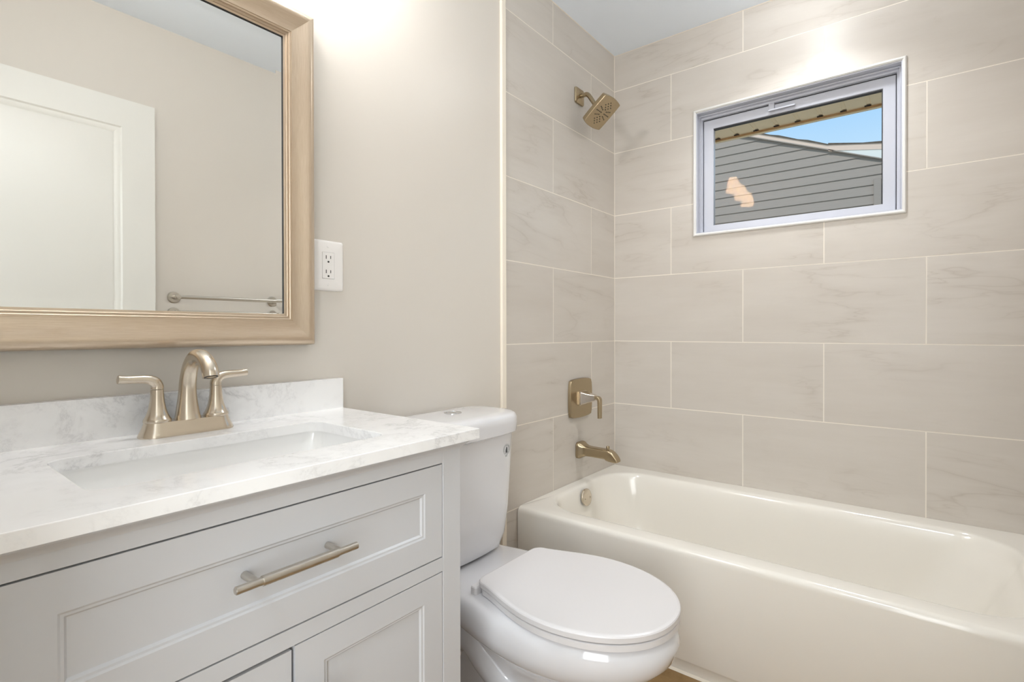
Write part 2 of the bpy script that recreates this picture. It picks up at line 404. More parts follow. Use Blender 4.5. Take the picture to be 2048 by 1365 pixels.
# outer frame with stepped profile
bm = nb(); rect_ring(bm, -1.1455, -.4095, 1.4765, 2.0035, .02, .042, .095, .002, ws=(.0145, .009, .008, .014)); rect_ring(bm, -1.1455, -.4095, 1.4765, 2.0035, .02, .026, .043, .002, ws=(.006, .004, .003, .006))
obj('window_frame', bm, VINYL, win)
bm = nb(); rect_ring(bm, -1.1335, -.4160, 1.4830, 1.9930, .02, .061, .094, ws=(.006, .006, .004, .008)); obj('weather_seal', bm, GASKET, win)
# sash
bm = nb(); rect_ring(bm, -1.1280, -.4210, 1.4860, 1.9855, .045, .056, .080, .002, ws=(.0400, .0430, .028, .0405)); sash = obj('sash', bm, VINYL, win)
bm = nb(); rect_ring(bm, -1.0875, -.4590, 1.5110, 1.9475, .004, .058, .079, ws=(.0030, .0045, .002, .0065)); obj('glazing_gasket', bm, GASKET, sash)
bm = nb(); box(bm, (.067, -1.0870, 1.5115), (.070, -.4595, 1.9470))
for v in bm.verts: v.co.x += -.0205*(v.co.y+.7825) + .008*(v.co.z-1.7295)     # pane tilted to steer the vanity lamps' reflection into place
pane = obj('pane', bm, PANE, sash, sharp=None)
# latch at the head
bm = nb(); box(bm, (.046, -.716, 1.958), (.058, -.694, 1.990), .002); box(bm, (.040, -.795, 1.957), (.049, -.694, 1.964), .0025); obj('latch', bm, VINYL, sash)

hfill_win = thing('hall_fill_window', (-3.65, -1.68, .75), 'made-up hall window behind the camera, added for fill light', 'window', kind='structure')  # made-up window that houses the added fill light
bm = nb(); rect_ring(bm, -2.24, -1.12, .24, 2.26, .06, -3.648, -3.60, .003); obj('window_frame', bm, VINYL, hfill_win)

# ------------------------------------------------------------------ open door seen in the mirror
dr = thing('door_1', (-1.88, -1.4725, 0), 'white panelled door standing open against the opposite wall, seen in the mirror', 'door', kind='structure')
DX0, DX1, DF, DB, DZ0, DZ1 = -2.265, -1.486, -1.455, -1.490, .012, 2.007
def panel_face(bm, x0, x1, z0, z1, yf, panels, prof, back):
    """front slab face with recessed rectangular panels; prof = [(inset, depth)]; -y is the front"""
    xs = sorted({x0, x1} | {p[0] for p in panels} | {p[1] for p in panels}); zs = sorted({z0, z1} | {p[2] for p in panels} | {p[3] for p in panels})
    def inp(a, b, c, d): return any(a >= p[0]-1e-6 and b <= p[1]+1e-6 and c >= p[2]-1e-6 and d <= p[3]+1e-6 for p in panels)
    for a, b in zip(xs[:-1], xs[1:]):
        for c, d in zip(zs[:-1], zs[1:]):
            if not inp(a, b, c, d): bm.faces.new([bm.verts.new(v) for v in ((a, yf, c), (b, yf, c), (b, yf, d), (a, yf, d))])
    sg = 1 if back > yf else -1
    for (a, b, c, d) in panels:
        loops = [[(a+i, yf+sg*dp, c+i), (b-i, yf+sg*dp, c+i), (b-i, yf+sg*dp, d-i), (a+i, yf+sg*dp, d-i)] for i, dp in [(0, 0)] + prof]
        loft(bm, loops, False, True)
    e = .0015
    loft(bm, [[(x0, yf, z0), (x1, yf, z0), (x1, yf, z1), (x0, yf, z1)], [(x0, back, z0), (x1, back, z0), (x1, back, z1), (x0, back, z1)]], False, True)
    bmesh.ops.remove_doubles(bm, verts=bm.verts[:], dist=1e-5)
bm = nb()
panel_face(bm, DX0, DX1, DZ0, DZ1, DB, [], [], DB+.004)
bm2 = nb()
# the side turned to the room faces +y
panel_face(bm2, DX0, DX1, DZ0, DZ1, DF, [(DX0+.115, DX1-.115, 1.02, DZ1-.115), (DX0+.115, DX1-.115, .24, .88)], [(.006, .005), (.014, .006), (.026, .011), (.034, .009)], DB+.004)
bm.free(); obj('door_leaf', bm2, DOOR_W, dr, 25)
bm = nb(); lathe(bm, (-1.55, DF, .95), (0, 1, 0), [(0, .032), (.006, .032), (.008, .012), (.03, .011), (.036, .024), (.05, .027), (.06, .022), (.063, .0)], 24, True, False); obj('door_knob', bm, NICKEL, dr)
for hz in (.25, 1.0, 1.8):
    bm = nb(); tube(bm, [(DX0-.008, DF, hz-.045), (DX0-.008, DF, hz+.045)], .006, 12); box(bm, (DX0-.008, DF-.004, hz-.044), (DX0+.03, DF-.0005, hz+.044)); obj('hinge', bm, STEEL, dr)

# ------------------------------------------------------------------ towel bar on the opposite wall
tb = thing('towel_bar', (-1.18, OPP, 1.195), 'brushed metal towel bar on the opposite wall, seen in the mirror', 'towel bar')
TBZ = 1.196
for fx in (-1.400, -.955):
    bm = nb(); lathe(bm, (fx, OPP, TBZ), (0, 1, 0), [(0, .026), (.005, .026), (.008, .023), (.009, .010), (.052, .009), (.064, .0095)], 28); obj('flange', bm, STEEL, tb)
bm = nb(); tube(bm, [(-1.412, OPP+.056, TBZ), (-.943, OPP+.056, TBZ)], .0085, 20); obj('bar', bm, STEEL, tb)

# ------------------------------------------------------------------ framed mirror
MX0, MX1, MZ0, MZ1 = -2.262, -1.5975, 1.0075, 1.8045
mr = thing('wall_mirror', ((MX0+MX1)/2, 0, MZ0), 'large rectangular mirror in a champagne metallic frame above the vanity', 'mirror')
prof = [(0, .004), (0, -.006), (.0015, -.012), (.0015, -.0215), (.004, -.0285), (.009, -.0330), (.0155, -.0345), (.022, -.0335), (.030, -.0300), (.040, -.0265), (.050, -.0245), (.0575, -.0240),
        (.0580, -.0225), (.0600, -.0222), (.0615, -.0232), (.0630, -.0222), (.0635, -.0200), (.0655, -.0197), (.0672, -.0207), (.0688, -.0197), (.0692, -.0172), (.0715, -.0168), (.0735, -.0160), (.0735, -.0120)]
def corner(i, ins): return ((MX0+ins, MZ0+ins), (MX1-ins, MZ0+ins), (MX1-ins, MZ1-ins), (MX0+ins, MZ1-ins))[i]
bm = nb(); ul = bm.loops.layers.uv.new('UVMap')
acc = [0]
for a, b in zip(prof[:-1], prof[1:]): acc.append(acc[-1] + sqrt((a[0]-b[0])**2 + (a[1]-b[1])**2))
for s in range(4):
    i, j = s, (s+1) % 4; al = 0 if s % 2 == 0 else 1
    rows_ = []
    for k, (ins, y) in enumerate(prof):
        p, q = corner(i, ins), corner(j, ins)
        rows_.append((bm.verts.new((p[0], y, p[1])), bm.verts.new((q[0], y, q[1]))))
    for k in range(len(prof)-1):
        f = bm.faces.new((rows_[k][0], rows_[k][1], rows_[k+1][1], rows_[k+1][0]))
        for lp in f.loops:
            co = lp.vert.co; kk = k if lp.vert in rows_[k] else k+1
            lp[ul].uv = ((co.x if al == 0 else co.z) + s*3.3, acc[kk] + s*.37)
bm.normal_update()
frm = obj('frame', bm, FRAME, mr, 40)
IX0, IX1, IZ0, IZ1 = MX0+.0735, MX1-.0735, MZ0+.0735, MZ1-.0735
bm = nb()
bev, bd = .016, .00038
def ring4(ins, y): return [(IX0+ins, y, IZ0+ins), (IX1-ins, y, IZ0+ins), (IX1-ins, y, IZ1-ins), (IX0+ins, y, IZ1-ins)]
loft(bm, [ring4(-.004, .004), ring4(-.004, -.0125-bd*1.25), ring4(bev, -.0125)], True, True)
obj('mirror_glass', bm, MIRROR, mr, None)
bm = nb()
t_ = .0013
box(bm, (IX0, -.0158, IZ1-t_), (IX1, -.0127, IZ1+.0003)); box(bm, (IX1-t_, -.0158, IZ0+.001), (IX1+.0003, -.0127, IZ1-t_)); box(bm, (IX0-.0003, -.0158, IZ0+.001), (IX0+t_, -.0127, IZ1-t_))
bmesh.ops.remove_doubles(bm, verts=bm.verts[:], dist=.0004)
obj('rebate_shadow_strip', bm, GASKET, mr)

# ------------------------------------------------------------------ electrical outlet
ou = thing('electrical_outlet', (-1.548, .006, 1.208), 'white duplex wall outlet with oversized plate right of the mirror', 'outlet')
OC, OZ = -1.5485, 1.208
bm = nb()
loft(bm, [rr_xz(OC, OZ, .0455, .0640, .006, .006), rr_xz(OC, OZ, .0455, .0640, .006, .003), rr_xz(OC, OZ, .0435, .0620, .006, .0005), rr_xz(OC, OZ, .0390, .0575, .005, -.0015), rr_xz(OC, OZ, .0172, .0338, .001, -.0022), rr_xz(OC, OZ, .0172, .0338, .001, .002)], False, True)
obj('cover_plate', bm, PLATE, ou, 40)
bm = nb(); loft(bm, [rr_xz(OC, OZ, .0166, .0332, .001, .003), rr_xz(OC, OZ, .0166, .0332, .001, -.0026), rr_xz(OC, OZ, .0160, .0326, .001, -.0032)], False, True); rec = obj('receptacle', bm, PLATE, ou, 40)
bm = nb()
for dz in (.0170, -.0195):
    box(bm, (OC-.0072, -.0036, OZ+dz-.0005), (OC-.0053, -.0030, OZ+dz+.0085)); box(bm, (OC+.0053, -.0036, OZ+dz+.0005), (OC+.0070, -.0030, OZ+dz+.0080))
    loft(bm, [rr_xz(OC, OZ+dz-.0075, .0026, .0024, .0022, -.0030), rr_xz(OC, OZ+dz-.0075, .0026, .0024, .0022, -.0036)], False, True)
obj('slots', bm, SLOT, rec, None)
for dz in (.0485, -.0485):
    bm = nb(); lathe(bm, (OC, -.0012, OZ+dz), (0, -1, 0), [(0, .0034), (.0012, .0032), (.0018, .0022)], 16); box(bm, (OC-.0004, -.0034, OZ+dz-.0025), (OC+.0004, -.0028, OZ+dz+.0025)); obj('screw', bm, PLATE, ou)

# ------------------------------------------------------------------ vanity cabinet
VX0, VX1, VF = -2.250, -1.5475, -.470
van = thing('vanity_cabinet', (-1.90, -.235, 0), 'white shaker vanity cabinet with one drawer over two doors', 'vanity cabinet')
DW0, DW1 = -2.2020, -1.5955       # drawer/door opening
bm = nb()
box(bm, (VX0, VF+.02, .09), (VX0+.018, -.004, .822)); box(bm, (VX1-.018, VF+.02, .0), (VX1, -.004, .822)); box(bm, (VX0, VF+.02, .09), (VX1, -.004, .108)); box(bm, (VX0, -.02, .09), (VX1, -.004, .822))
for a, b in ((VX0, DW0), (DW1, VX1)): box(bm, (a, VF, 0), (b, VF+.02, .808), .0012, 1)
box(bm, (DW0, VF, .7855), (DW1, VF+.02, .808)); box(bm, (DW0, VF, .5765), (DW1, VF+.02, .6030)); box(bm, (DW0, VF, .075), (DW1, VF+.02, .112))
for a, b in (((VX0, VF, .8075), (VX1, VF+.022, .8235)), ((VX0, -.024, .8075), (VX1, -.004, .8235)), ((VX0, VF, .8075), (VX0+.02, -.004, .8235)), ((VX1-.02, VF, .8075), (VX1, -.004, .8235))): box(bm, a, b)
obj('carcass', bm, CAB, van)
bm = nb(); box(bm, (DW0-.01, VF+.0205, .10), (DW1+.01, VF+.024, .80)); obj('gap_shade_sheet', bm, GAPSHADE, van)  # dark sheet stands in for the shade in drawer and door gaps
bm = nb()
mp_ = [(0, .8055), (.0015, .8060), (.0030, .8105), (.0062, .8128), (.0100, .8162), (.0130, .8182), (.0135, .8238)]
lo = []
for d, z in mp_: lo.append([(VX0-d, -.006, z), (VX0-d, VF-d, z), (VX1+d, VF-d, z), (VX1+d, -.006, z)])
loft(bm, lo, closed=False); obj('crown_moulding', bm, CAB, van, 40)
SH = [(.0026, .0020), (.0056, .0022), (.0085, .0056)]
bm = nb(); panel_face(bm, DW0+.0022, DW1-.0022, .6055, .7830, VF, [(DW0+.0465, DW1-.0445, .6530, .7370)], SH, VF+.0195)
drawer = obj('drawer', bm, CAB, van, 25)
def bar_pull(parent, c, axis, L_, post, dp=-.001):
    a = Vector(axis); c = Vector(c); yb = VF-.032; bm = nb()
    ctr = Vector((c.x, yb, c.z))
    lathe(bm, ctr - a*L_/2, a, [(0, .0042), (.0012, .0056), (L_*.5-post*.90, .0056), (L_*.5-post*.90, .0068), (L_*.5-post*.88, .0072), (L_*.5+post*.88, .0072), (L_*.5+post*.90, .0068), (L_*.5+post*.90, .0056), (L_-.0012, .0056), (L_, .0042)], 20)
    for s in (-1, 1):
        p = ctr + a*(s*post)
        tube(bm, [(p.x, VF+dp, p.z), (p.x, yb+.003, p.z)], .0052, 16)
    return obj('handle', bm, STEEL, parent, 40)
h_ = bar_pull(drawer, (-1.8985, 0, .7045), (1, 0, 0), .182, .0625, .0055)
MID = -1.8935
for i, (a, b, hx, ztop, dy) in enumerate(((MID+.0015, DW1-.0022, -1.867, .5745, 0), (DW0+.0022, MID-.0030, -1.925, .5700, .0025))):
    bm = nb(); panel_face(bm, a, b, .1145, ztop, VF+dy, [(a+.0465, b-.0450, .160, ztop-.0440)], SH, VF+.0195)
    d_ = obj('cabinet_door', bm, CAB, van, 25)
    bar_pull(d_, (hx, 0, .432), (0, 0, 1), .150, .052)

# ------------------------------------------------------------------ quartz countertop with backsplash, sink and faucet
CX0, CX1, CY0, CY1, CZ, CT = -2.279, -1.5180, -.4960, .0045, .8440, .0200
ct = thing('countertop', ((CX0+CX1)/2, -.25, CZ-CT), 'white veined quartz countertop on the vanity with a rectangular sink cutout', 'countertop')
SX0, SX1, SY0, SY1, SR = -2.1125, -1.6710, -.4000, -.1515, .030
bm = nb(); e_ = .0018
loft(bm, [rr_xy(CX0, CX1, CY0, CY1, .002, CZ-CT), rr_xy(CX0, CX1, CY0, CY1, .002, CZ-e_), rr_xy(CX0+e_*.3, CX1-e_*.3, CY0+e_*.3, CY1, .002, CZ-e_*.3), rr_xy(CX0+e_, CX1-e_, CY0+e_, CY1, .002, CZ),
          rr_xy(SX0-e_, SX1+e_, SY0-e_, SY1+e_, SR, CZ), rr_xy(SX0-e_*.3, SX1+e_*.3, SY0-e_*.3, SY1+e_*.3, SR, CZ-e_*.3), rr_xy(SX0, SX1, SY0, SY1, SR, CZ-e_), rr_xy(SX0, SX1, SY0, SY1, SR, CZ-CT), rr_xy(CX0, CX1, CY0, CY1, .002, CZ-CT)])
obj('slab', bm, QUARTZ, ct)
bm = nb(); box(bm, (CX0, -.0185, CZ-.0015), (CX1+.001, .0045, CZ+.0755), .0012, 2); obj('backsplash', bm, QUARTZ, ct)

sk = thing('sink_basin', (-1.892, -.276, .70), 'white rectangular undermount sink basin below the countertop cutout', 'sink')
bm = nb(); q = .004
SL = [(.8235, -q-.02, -q-.02, .04), (.8235, -q, -q, .034), (.8180, -q, -q, .034), (.800, .0, .0, .036), (.760, .022, .010, .045), (.730, .050, .022, .055), (.7120, .082, .044, .060), (.7030, .115, .072, .055), (.7000, .150, .095, .03)]
loft(bm, [rr_xy(SX0+ix, SX1-ix, SY0+iy, SY1-iy, r, z) for z, ix, iy, r in SL], False, False)
loft(bm, [rr_xy(SX0+.150, SX1-.150, SY0+.095, SY1-.095, .03, .7000), [(-1.892+.022*cos(2*pi*(i+3.5)/28), -.276+.022*sin(2*pi*(i+3.5)/28), .6990) for i in range(28)]])
bmesh.ops.remove_doubles(bm, verts=bm.verts[:], dist=1e-5)
obj('basin', bm, SINKM, sk, 50)
bm = nb(); lathe(bm, (-1.892, -.276, .690), (0, 0, 1), [(0, .018), (.008, .021), (.0105, .0235), (.0120, .0225), (.0115, .018), (.009, .016), (.0095, .0)], 28, True, False); obj('drain', bm, CHROME, sk)

fa = thing('sink_faucet', (-1.8915, -.0700, CZ), 'brushed champagne two-handle centerset faucet behind the sink', 'faucet')
FX, FY = -1.8905, -.0695
def stad(hx, hy, z, n=10):
    return [(FX+p[0], FY+p[1], z) for p in rrect(0, 0, hx, hy, hy-.0005, n)]
bm = nb()
loft(bm, [stad(.0810, .0275, CZ+.0001), stad(.0812, .0278, CZ+.003), stad(.0785, .0255, CZ+.009), stad(.0745, .0225, CZ+.018), stad(.0722, .0205, CZ+.0255), stad(.0712, .0198, CZ+.0275)], True, True)
obj('base_plate', bm, NICKEL, fa, 40)
bm = nb()
sp = smooth_path([(FX, FY, CZ+.0255), (FX, FY+.001, CZ+.040), (FX, FY+.001, CZ+.070), (FX, FY-.002, CZ+.100), (FX, FY-.014, CZ+.128), (FX, FY-.037, CZ+.1470), (FX, FY-.065, CZ+.1490), (FX, FY-.089, CZ+.1390), (FX, FY-.1035, CZ+.1240), (FX, FY-.1080, CZ+.1130)], 5)
sr = lerp_list([.0225, .0200, .0162, .0145, .0138, .0134, .0134, .0136, .0138, .0138], 5)
tube(bm, sp, sr, 28); spout = obj('spout', bm, NICKEL, fa, 50)
tdir = (sp[-1]-sp[-3]).normalized(); tipc = sp[-1]
bm = nb(); lathe(bm, tipc-tdir*.001, tdir, [(0, .0112), (.0016, .0110), (.0018, .0095), (.0008, .0088)], 24); obj('aerator', bm, SLOT, spout)
for s, rot in ((-1, 0), (1, 0)):
    hx = FX + s*.0505
    bm = nb(); lathe(bm, (hx, FY, CZ+.0275), (0, 0, 1), [(0, .0222), (.0025, .0225), (.0055, .0218), (.007, .0206), (.014, .0172), (.024, .0142), (.038, .0118), (.052, .0107), (.0600, .0104)], 28)
    hd = obj('handle', bm, NICKEL, fa, 50)
    bm = nb()
    z0 = CZ+.0885
    pp = smooth_path([(hx, FY, z0), (hx, FY, z0+.006), (hx+s*.004, FY, z0+.0135), (hx+s*.014, FY, z0+.0185), (hx+s*.030, FY, z0+.0200), (hx+s*.046, FY, z0+.0205), (hx+s*.0595, FY, z0+.0218)], 5)
    tube(bm, pp, lerp_list([.0102, .0101, .0098, .0085, .0077, .0073, .0077], 5), 22, flat=1.0); obj('lever', bm, NICKEL, hd, 50)

# ------------------------------------------------------------------ toilet
TX = -1.205
to = thing('toilet', (TX, -.40, 0), 'white two-piece toilet with closed elongated lid between vanity and tub', 'toilet')
def egg(v0, v1, w, wb, z, sc=.58, n=22, rc=.03, dz=0):
    """outline (u half-width) from the back (v0, towards the wall) to the front tip v1; y = -v"""
    R = []
    rc = min(rc, wb*.9)
    for i in range(4): R.append((wb*.0 + (wb-rc)*i/4, v0))
    for i in range(7):
        a = -pi/2 + i*pi/2/6; R.append((wb-rc+rc*cos(a), v0+rc+rc*sin(a)))
    Lg = v1-v0; vs = v0+rc; vm = v0+sc*Lg
    for i in range(1, 9):
        t = i/9; v = vs+(vm-vs)*t; R.append((wb+(w-wb)*sin(t*pi/2)**1.15, v))
    for i in range(n+1):
        a = i*pi/2/n; R.append((w*max(cos(a), 0)**.94, vm+(v1-vm)*sin(a)))
    pts = [(u, v) for u, v in R] + [(-u, v) for u, v in R[-2:0:-1]]
    return [(TX+u, -v, z + dz*(1-min(max((v-v0)/(v1-v0), 0), 1))**1.3) for u, v in pts]
bm = nb()
BL = [(.0, .10, .575, .108, .100, 0), (.012, .10, .573, .106, .100, 0), (.05, .11, .560, .094, .088, 0), (.13, .13, .565, .088, .075, 0), (.19, .13, .595, .096, .072, .02), (.222, .10, .632, .116, .076, .05), (.240, .075, .660, .135, .084, .066), (.252, .06, .682, .150, .092, .070),
      (.2555, .05, .700, .1660, .106, .072), (.262, .042, .714, .1735, .114, .069), (.280, .035, .742, .1840, .120, .056), (.310, .03, .771, .1895, .125, .034), (.342, .03, .782, .1895, .127, .014), (.362, .03, .775, .1855, .126, .005), (.3725, .033, .763, .1785, .124, .001), (.3770, .038, .753, .1720, .120, 0), (.3790, .045, .742, .1630, .113, 0)]
loft(bm, [egg(v0, v1, w, wb, z, dz=dz) for z, v0, v1, w, wb, dz in BL], True, True)
for s in (-1, 1):
    pth = smooth_path([(TX+s*.050, -.555, .20), (TX+s*.060, -.47, .150), (TX+s*.066, -.39, .135), (TX+s*.070, -.31, .180), (TX+s*.072, -.25, .225), (TX+s*.072, -.19, .205), (TX+s*.070, -.155, .13), (TX+s*.066, -.15, .02)], 6)
    tube(bm, pth, lerp_list([.028, .040, .044, .045, .045, .044, .043, .044], 6), 18)
obj('bowl', bm, PORC, to, 50)
bm = nb()
loft(bm, [egg(.330, .768, .1720, .122, .3788, .50, rc=.028), egg(.330, .768, .1720, .122, .3806, .50, rc=.028), egg(.318, .780, .1835, .132, .3808, .50, rc=.03), egg(.318, .780, .1835, .132, .3935, .50, rc=.03), egg(.321, .776, .1800, .129, .3955, .50, rc=.028), egg(.36, .73, .135, .10, .3955, .50, rc=.028)], True, True)
obj('seat', bm, SEATM, to, 35)
bm = nb()
loft(bm, [egg(.36, .73, .135, .10, .3972, .50, rc=.028), egg(.314, .778, .1815, .132, .3972, .50, rc=.03), egg(.312, .781, .1850, .134, .3985, .50, rc=.03), egg(.3115, .7815, .1855, .1345, .4095, .50, rc=.03), egg(.3130, .7798, .1838, .1330, .4122, .50, rc=.03), egg(.3165, .7760, .1800, .1295, .4140, .50, rc=.03), egg(.3200, .7720, .1760, .1260, .4144, .50, rc=.03)], True, True)
obj('lid', bm, SEATM, to, 28)
for s in (-1, 1):
    bm = nb(); loft(bm, [rr_xy(TX+s*.122-.018, TX+s*.122+.018, -.322, -.302, .006, .3785), rr_xy(TX+s*.122-.018, TX+s*.122+.018, -.322, -.302, .006, .3960), rr_xy(TX+s*.122-.016, TX+s*.122+.016, -.320, -.304, .005, .3985)], True, True); obj('hinge', bm, SEATM, to)
def tank_loop(hx, yb, yf, z, r, bow=.012, n=8):
    out = []
    for (x, y) in rrect(0, (yb+yf)/2, hx, abs(yf-yb)/2, r, n):
        if y < (yb+yf)/2: y -= bow*(1-(x/hx)**2)
        out.append((TX+x, y, z))
    # subdivide the long front edge so the bow shows
    res = []
    for i, p in enumerate(out):
        q_ = out[(i+1) % len(out)]; res.append(p)
        if i % (n+1) == n and i//(n+1) in (0, 2):
            for k in range(1, 10):
                t = k/10; x = p[0]+(q_[0]-p[0])*t
                y = p[1]+(q_[1]-p[1])*t
                if i//(n+1) == 2:
                    y = yf - bow*(1-((x-TX)/hx)**2)
                res.append((x, y, z))
        elif i % (n+1) == n: 
            pass
    return res
bm = nb()
TL = [(.3800, .112, -.042, -.165, .035, .009), (.3830, .124, -.036, -.175, .04, .010), (.391, .1375, -.029, -.1855, .045, .012), (.410, .1460, -.027, -.190, .050, .012), (.430, .1560, -.024, -.194, .054, .013), (.50, .1700, -.020, -.1985, .062, .014), (.62, .1810, -.016, -.2035, .070, .015), (.7355, .1895, -.014, -.2080, .075, .016)]
loft(bm, [tank_loop(hx, yb, yf, z, r, bw) for z, hx, yb, yf, r, bw in TL], True, True)
obj('tank', bm, PORC, to, 50)
bm = nb()
LL = [(.7340, .1800, -.016, -.2060, .070), (.7345, .1880, -.010, -.2180, .078), (.7400, .1920, -.007, -.2260, .082), (.7680, .1945, -.006, -.2280, .084), (.7830, .1930, -.007, -.2260, .083), (.7915, .1875, -.012, -.2200, .078), (.7955, .1770, -.022, -.2100, .068), (.7975, .1560, -.045, -.1850, .05)]
loft(bm, [tank_loop(hx, yb, yf, z, r, .016) for z, hx, yb, yf, r in LL], True, True)
tl = obj('tank_lid', bm, PORC, to, 50)
bm = nb(); lathe(bm, (TX, -.100, .7965), (0, 0, 1), [(0, .0260), (.0022, .0260), (.0034, .0245), (.0036, .0225), (.0022, .0220), (.0026, .0)], 32, True, False); box(bm, (TX-.0004, -.1215, .7990), (TX+.0004, -.0785, .7994)); obj('flush_button', bm, CHROME, tl)
# printed water-drop emblem on the tank front
EU, EZ = .1080, .6880
def tank_y(u, z):
    i = min(range(len(TL)-1), key=lambda k: 0 if TL[k][0] <= z <= TL[k+1][0] else 9)
    a, b = TL[i], TL[i+1]; t = (z-a[0])/(b[0]-a[0]); hx, yf, r, bw = [a[k]+(b[k]-a[k])*t for k in (1, 3, 4, 5)]
    cc = hx-r
    y0 = yf - bw*(1-(u/hx)**2)
    if abs(u) > cc:
        dx = abs(u)-cc; y0 = yf + (r - sqrt(max(r*r-dx*dx, 0))) - bw*(1-(u/hx)**2)
    return y0-.0008
def decal(bm, poly, mi=0):
    vs = [bm.verts.new((TX+EU+p[0], tank_y(EU+p[0], EZ+p[1]), EZ+p[1])) for p in poly]
    vs2 = [bm.verts.new((v.co.x, v.co.y+.0006, v.co.z)) for v in vs]
    f = bm.faces.new(vs); f.material_index = mi
    for i in range(len(vs)): bm.faces.new((vs[i], vs[(i+1) % len(vs)], vs2[(i+1) % len(vs)], vs2[i])).material_index = mi
bm = nb()
drop = [(.0062*sin(a)*(1 if abs(a) < 9 else 0)*(sin(a/2)**1.15 if a <= pi else sin((2*pi-a)/2)**1.15), -.003+.0095*(-1 if False else 1)*cos(a)) for a in [2*pi*i/28 for i in range(28)]]
drop = [(x, z if z > 0 else z) for x, z in drop]
for tri in range(1, 14):   # strips left/right
    a, b = drop[tri-1], drop[tri]; c, d = drop[(28-tri) % 28], drop[28-tri+1] if tri > 1 else drop[0]
    if tri == 1: decal(bm, [a, b, drop[27]])
    else: decal(bm, [a, b, drop[28-tri], drop[28-tri+1]])
decal(bm, [(.0002, .0035), (.0026, -.0035), (.0034, -.0055), (.0022, -.0085), (.0008, -.0035)], 1)
for v in bm.verts: pass
em = obj('emblem', bm, [INK, INKG], to, None)
bm = nb()
def arc(bm, r0, r1, a0, a1, cz=-.002, n=3):
    pts = [(r0*cos(a0+(a1-a0)*i/n), cz+r0*sin(a0+(a1-a0)*i/n)) for i in range(n+1)] + [(r1*cos(a1-(a1-a0)*i/n), cz+r1*sin(a1-(a1-a0)*i/n)) for i in range(n+1)]
    decal(bm, pts)
for k in range(11):
    a = radians(205-k*21); arc(bm, .0112, .0136, a, a-radians(10+5*(k % 3 == 1)))
for k in range(9):
    a = radians(225+k*11); arc(bm, .0115, .0128, a, a+radians(8))
for k in range(36):
    a = radians(k*10); arc(bm, .0162, .0165, a, a+radians(10.2))
decal(bm, [(-.0055, -.0212), (.0055, -.0212), (.0055, -.0203), (-.0055, -.0203)]); decal(bm, [(-.0048, -.0240), (.0048, -.0240), (.0048, -.0231), (-.0048, -.0231)])
obj('emblem_lettering', bm, INKG, em, None)

# ------------------------------------------------------------------ bathtub
tub = thing('bathtub', (-.39, -.755, 0), 'cream-white alcove bathtub with a plain apron below the window', 'bathtub')
TBX0, TBX1, TBY0, TBY1, TR = -.7750, -.0010, OPP+.013, -.0010, .382
def tl_(x0, x1, y0, y1, r, z): return rr_xy(x0, x1, y0, y1, r, z, 10)
bm = nb()
O = lambda ins, z, dx=0: tl_(TBX0+ins+dx, TBX1, TBY0, TBY1, .004+ins*.3, z)
loops = [O(.018, 0), O(.018, .030), O(.0025, .047), O(0, .052), O(0, TR-.022), O(.0012, TR-.013), O(.0045, TR-.006), O(.010, TR-.0015), O(.016, TR)]
ix0, ix1, iy0, iy1 = -.698, -.082, -1.440, -.048
I = lambda l, r, b, f, rad, z: tl_(ix0+f, ix1-b, iy0+r, iy1-l, rad, z)
IP = [(-.014, -.014, -.014, -.014, .172, TR), (-.003, -.003, -.003, -.003, .162, TR-.002), (.004, .004, .004, .004, .156, TR-.008), (.009, .010, .010, .009, .153, TR-.020), (.013, .018, .016, .013, .152, TR-.040), (.020, .042, .022, .019, .16, .300),
          (.030, .072, .030, .026, .165, .235), (.041, .105, .038, .034, .17, .175), (.054, .140, .049, .045, .175, .130), (.074, .180, .066, .062, .17, .098), (.102, .225, .092, .087, .15, .079), (.135, .270, .122, .117, .12, .070), (.175, .320, .16, .155, .09, .066)]
IQ = list(zip(*[lerp_list([p[k] for p in IP], 3) for k in range(6)]))
loops += [I(*p) for p in IQ]
loft(bm, loops, False, True)
obj('tub_shell', bm, ENAMEL, tub, 60)
bm = nb()
OVC = Vector((-.392, -.0705, .333)); OVN = Vector((0, -1, .17)).normalized()
lathe(bm, OVC, OVN, [(-.004, .034), (.004, .036), (.0065, .0350), (.008, .031), (.0085, .0)], 36, True, False); ov = obj('overflow_plate', bm, NICKEL, tub, 50)
for s in (-1, 1):
    bm = nb(); p = OVC + Vector((s*.0205, 0, -.004)); lathe(bm, p + OVN*.008, OVN, [(0, .0045), (.0015, .0042), (.0022, .003)], 14); lathe(bm, p+OVN*.0101, OVN, [(0, .0022), (.0003, .0020)], 8, mi=1); obj('screw', bm, [NICKEL, SLOT], ov)
bm = nb(); loft(bm, [[(TBX0+.017, y, .0005), (TBX0+.010, y, .0005), (TBX0+.0165, y, .007)] for y in (TBY0, TBY1)], True, True); obj('caulk_bead', bm, CAULK, tub)

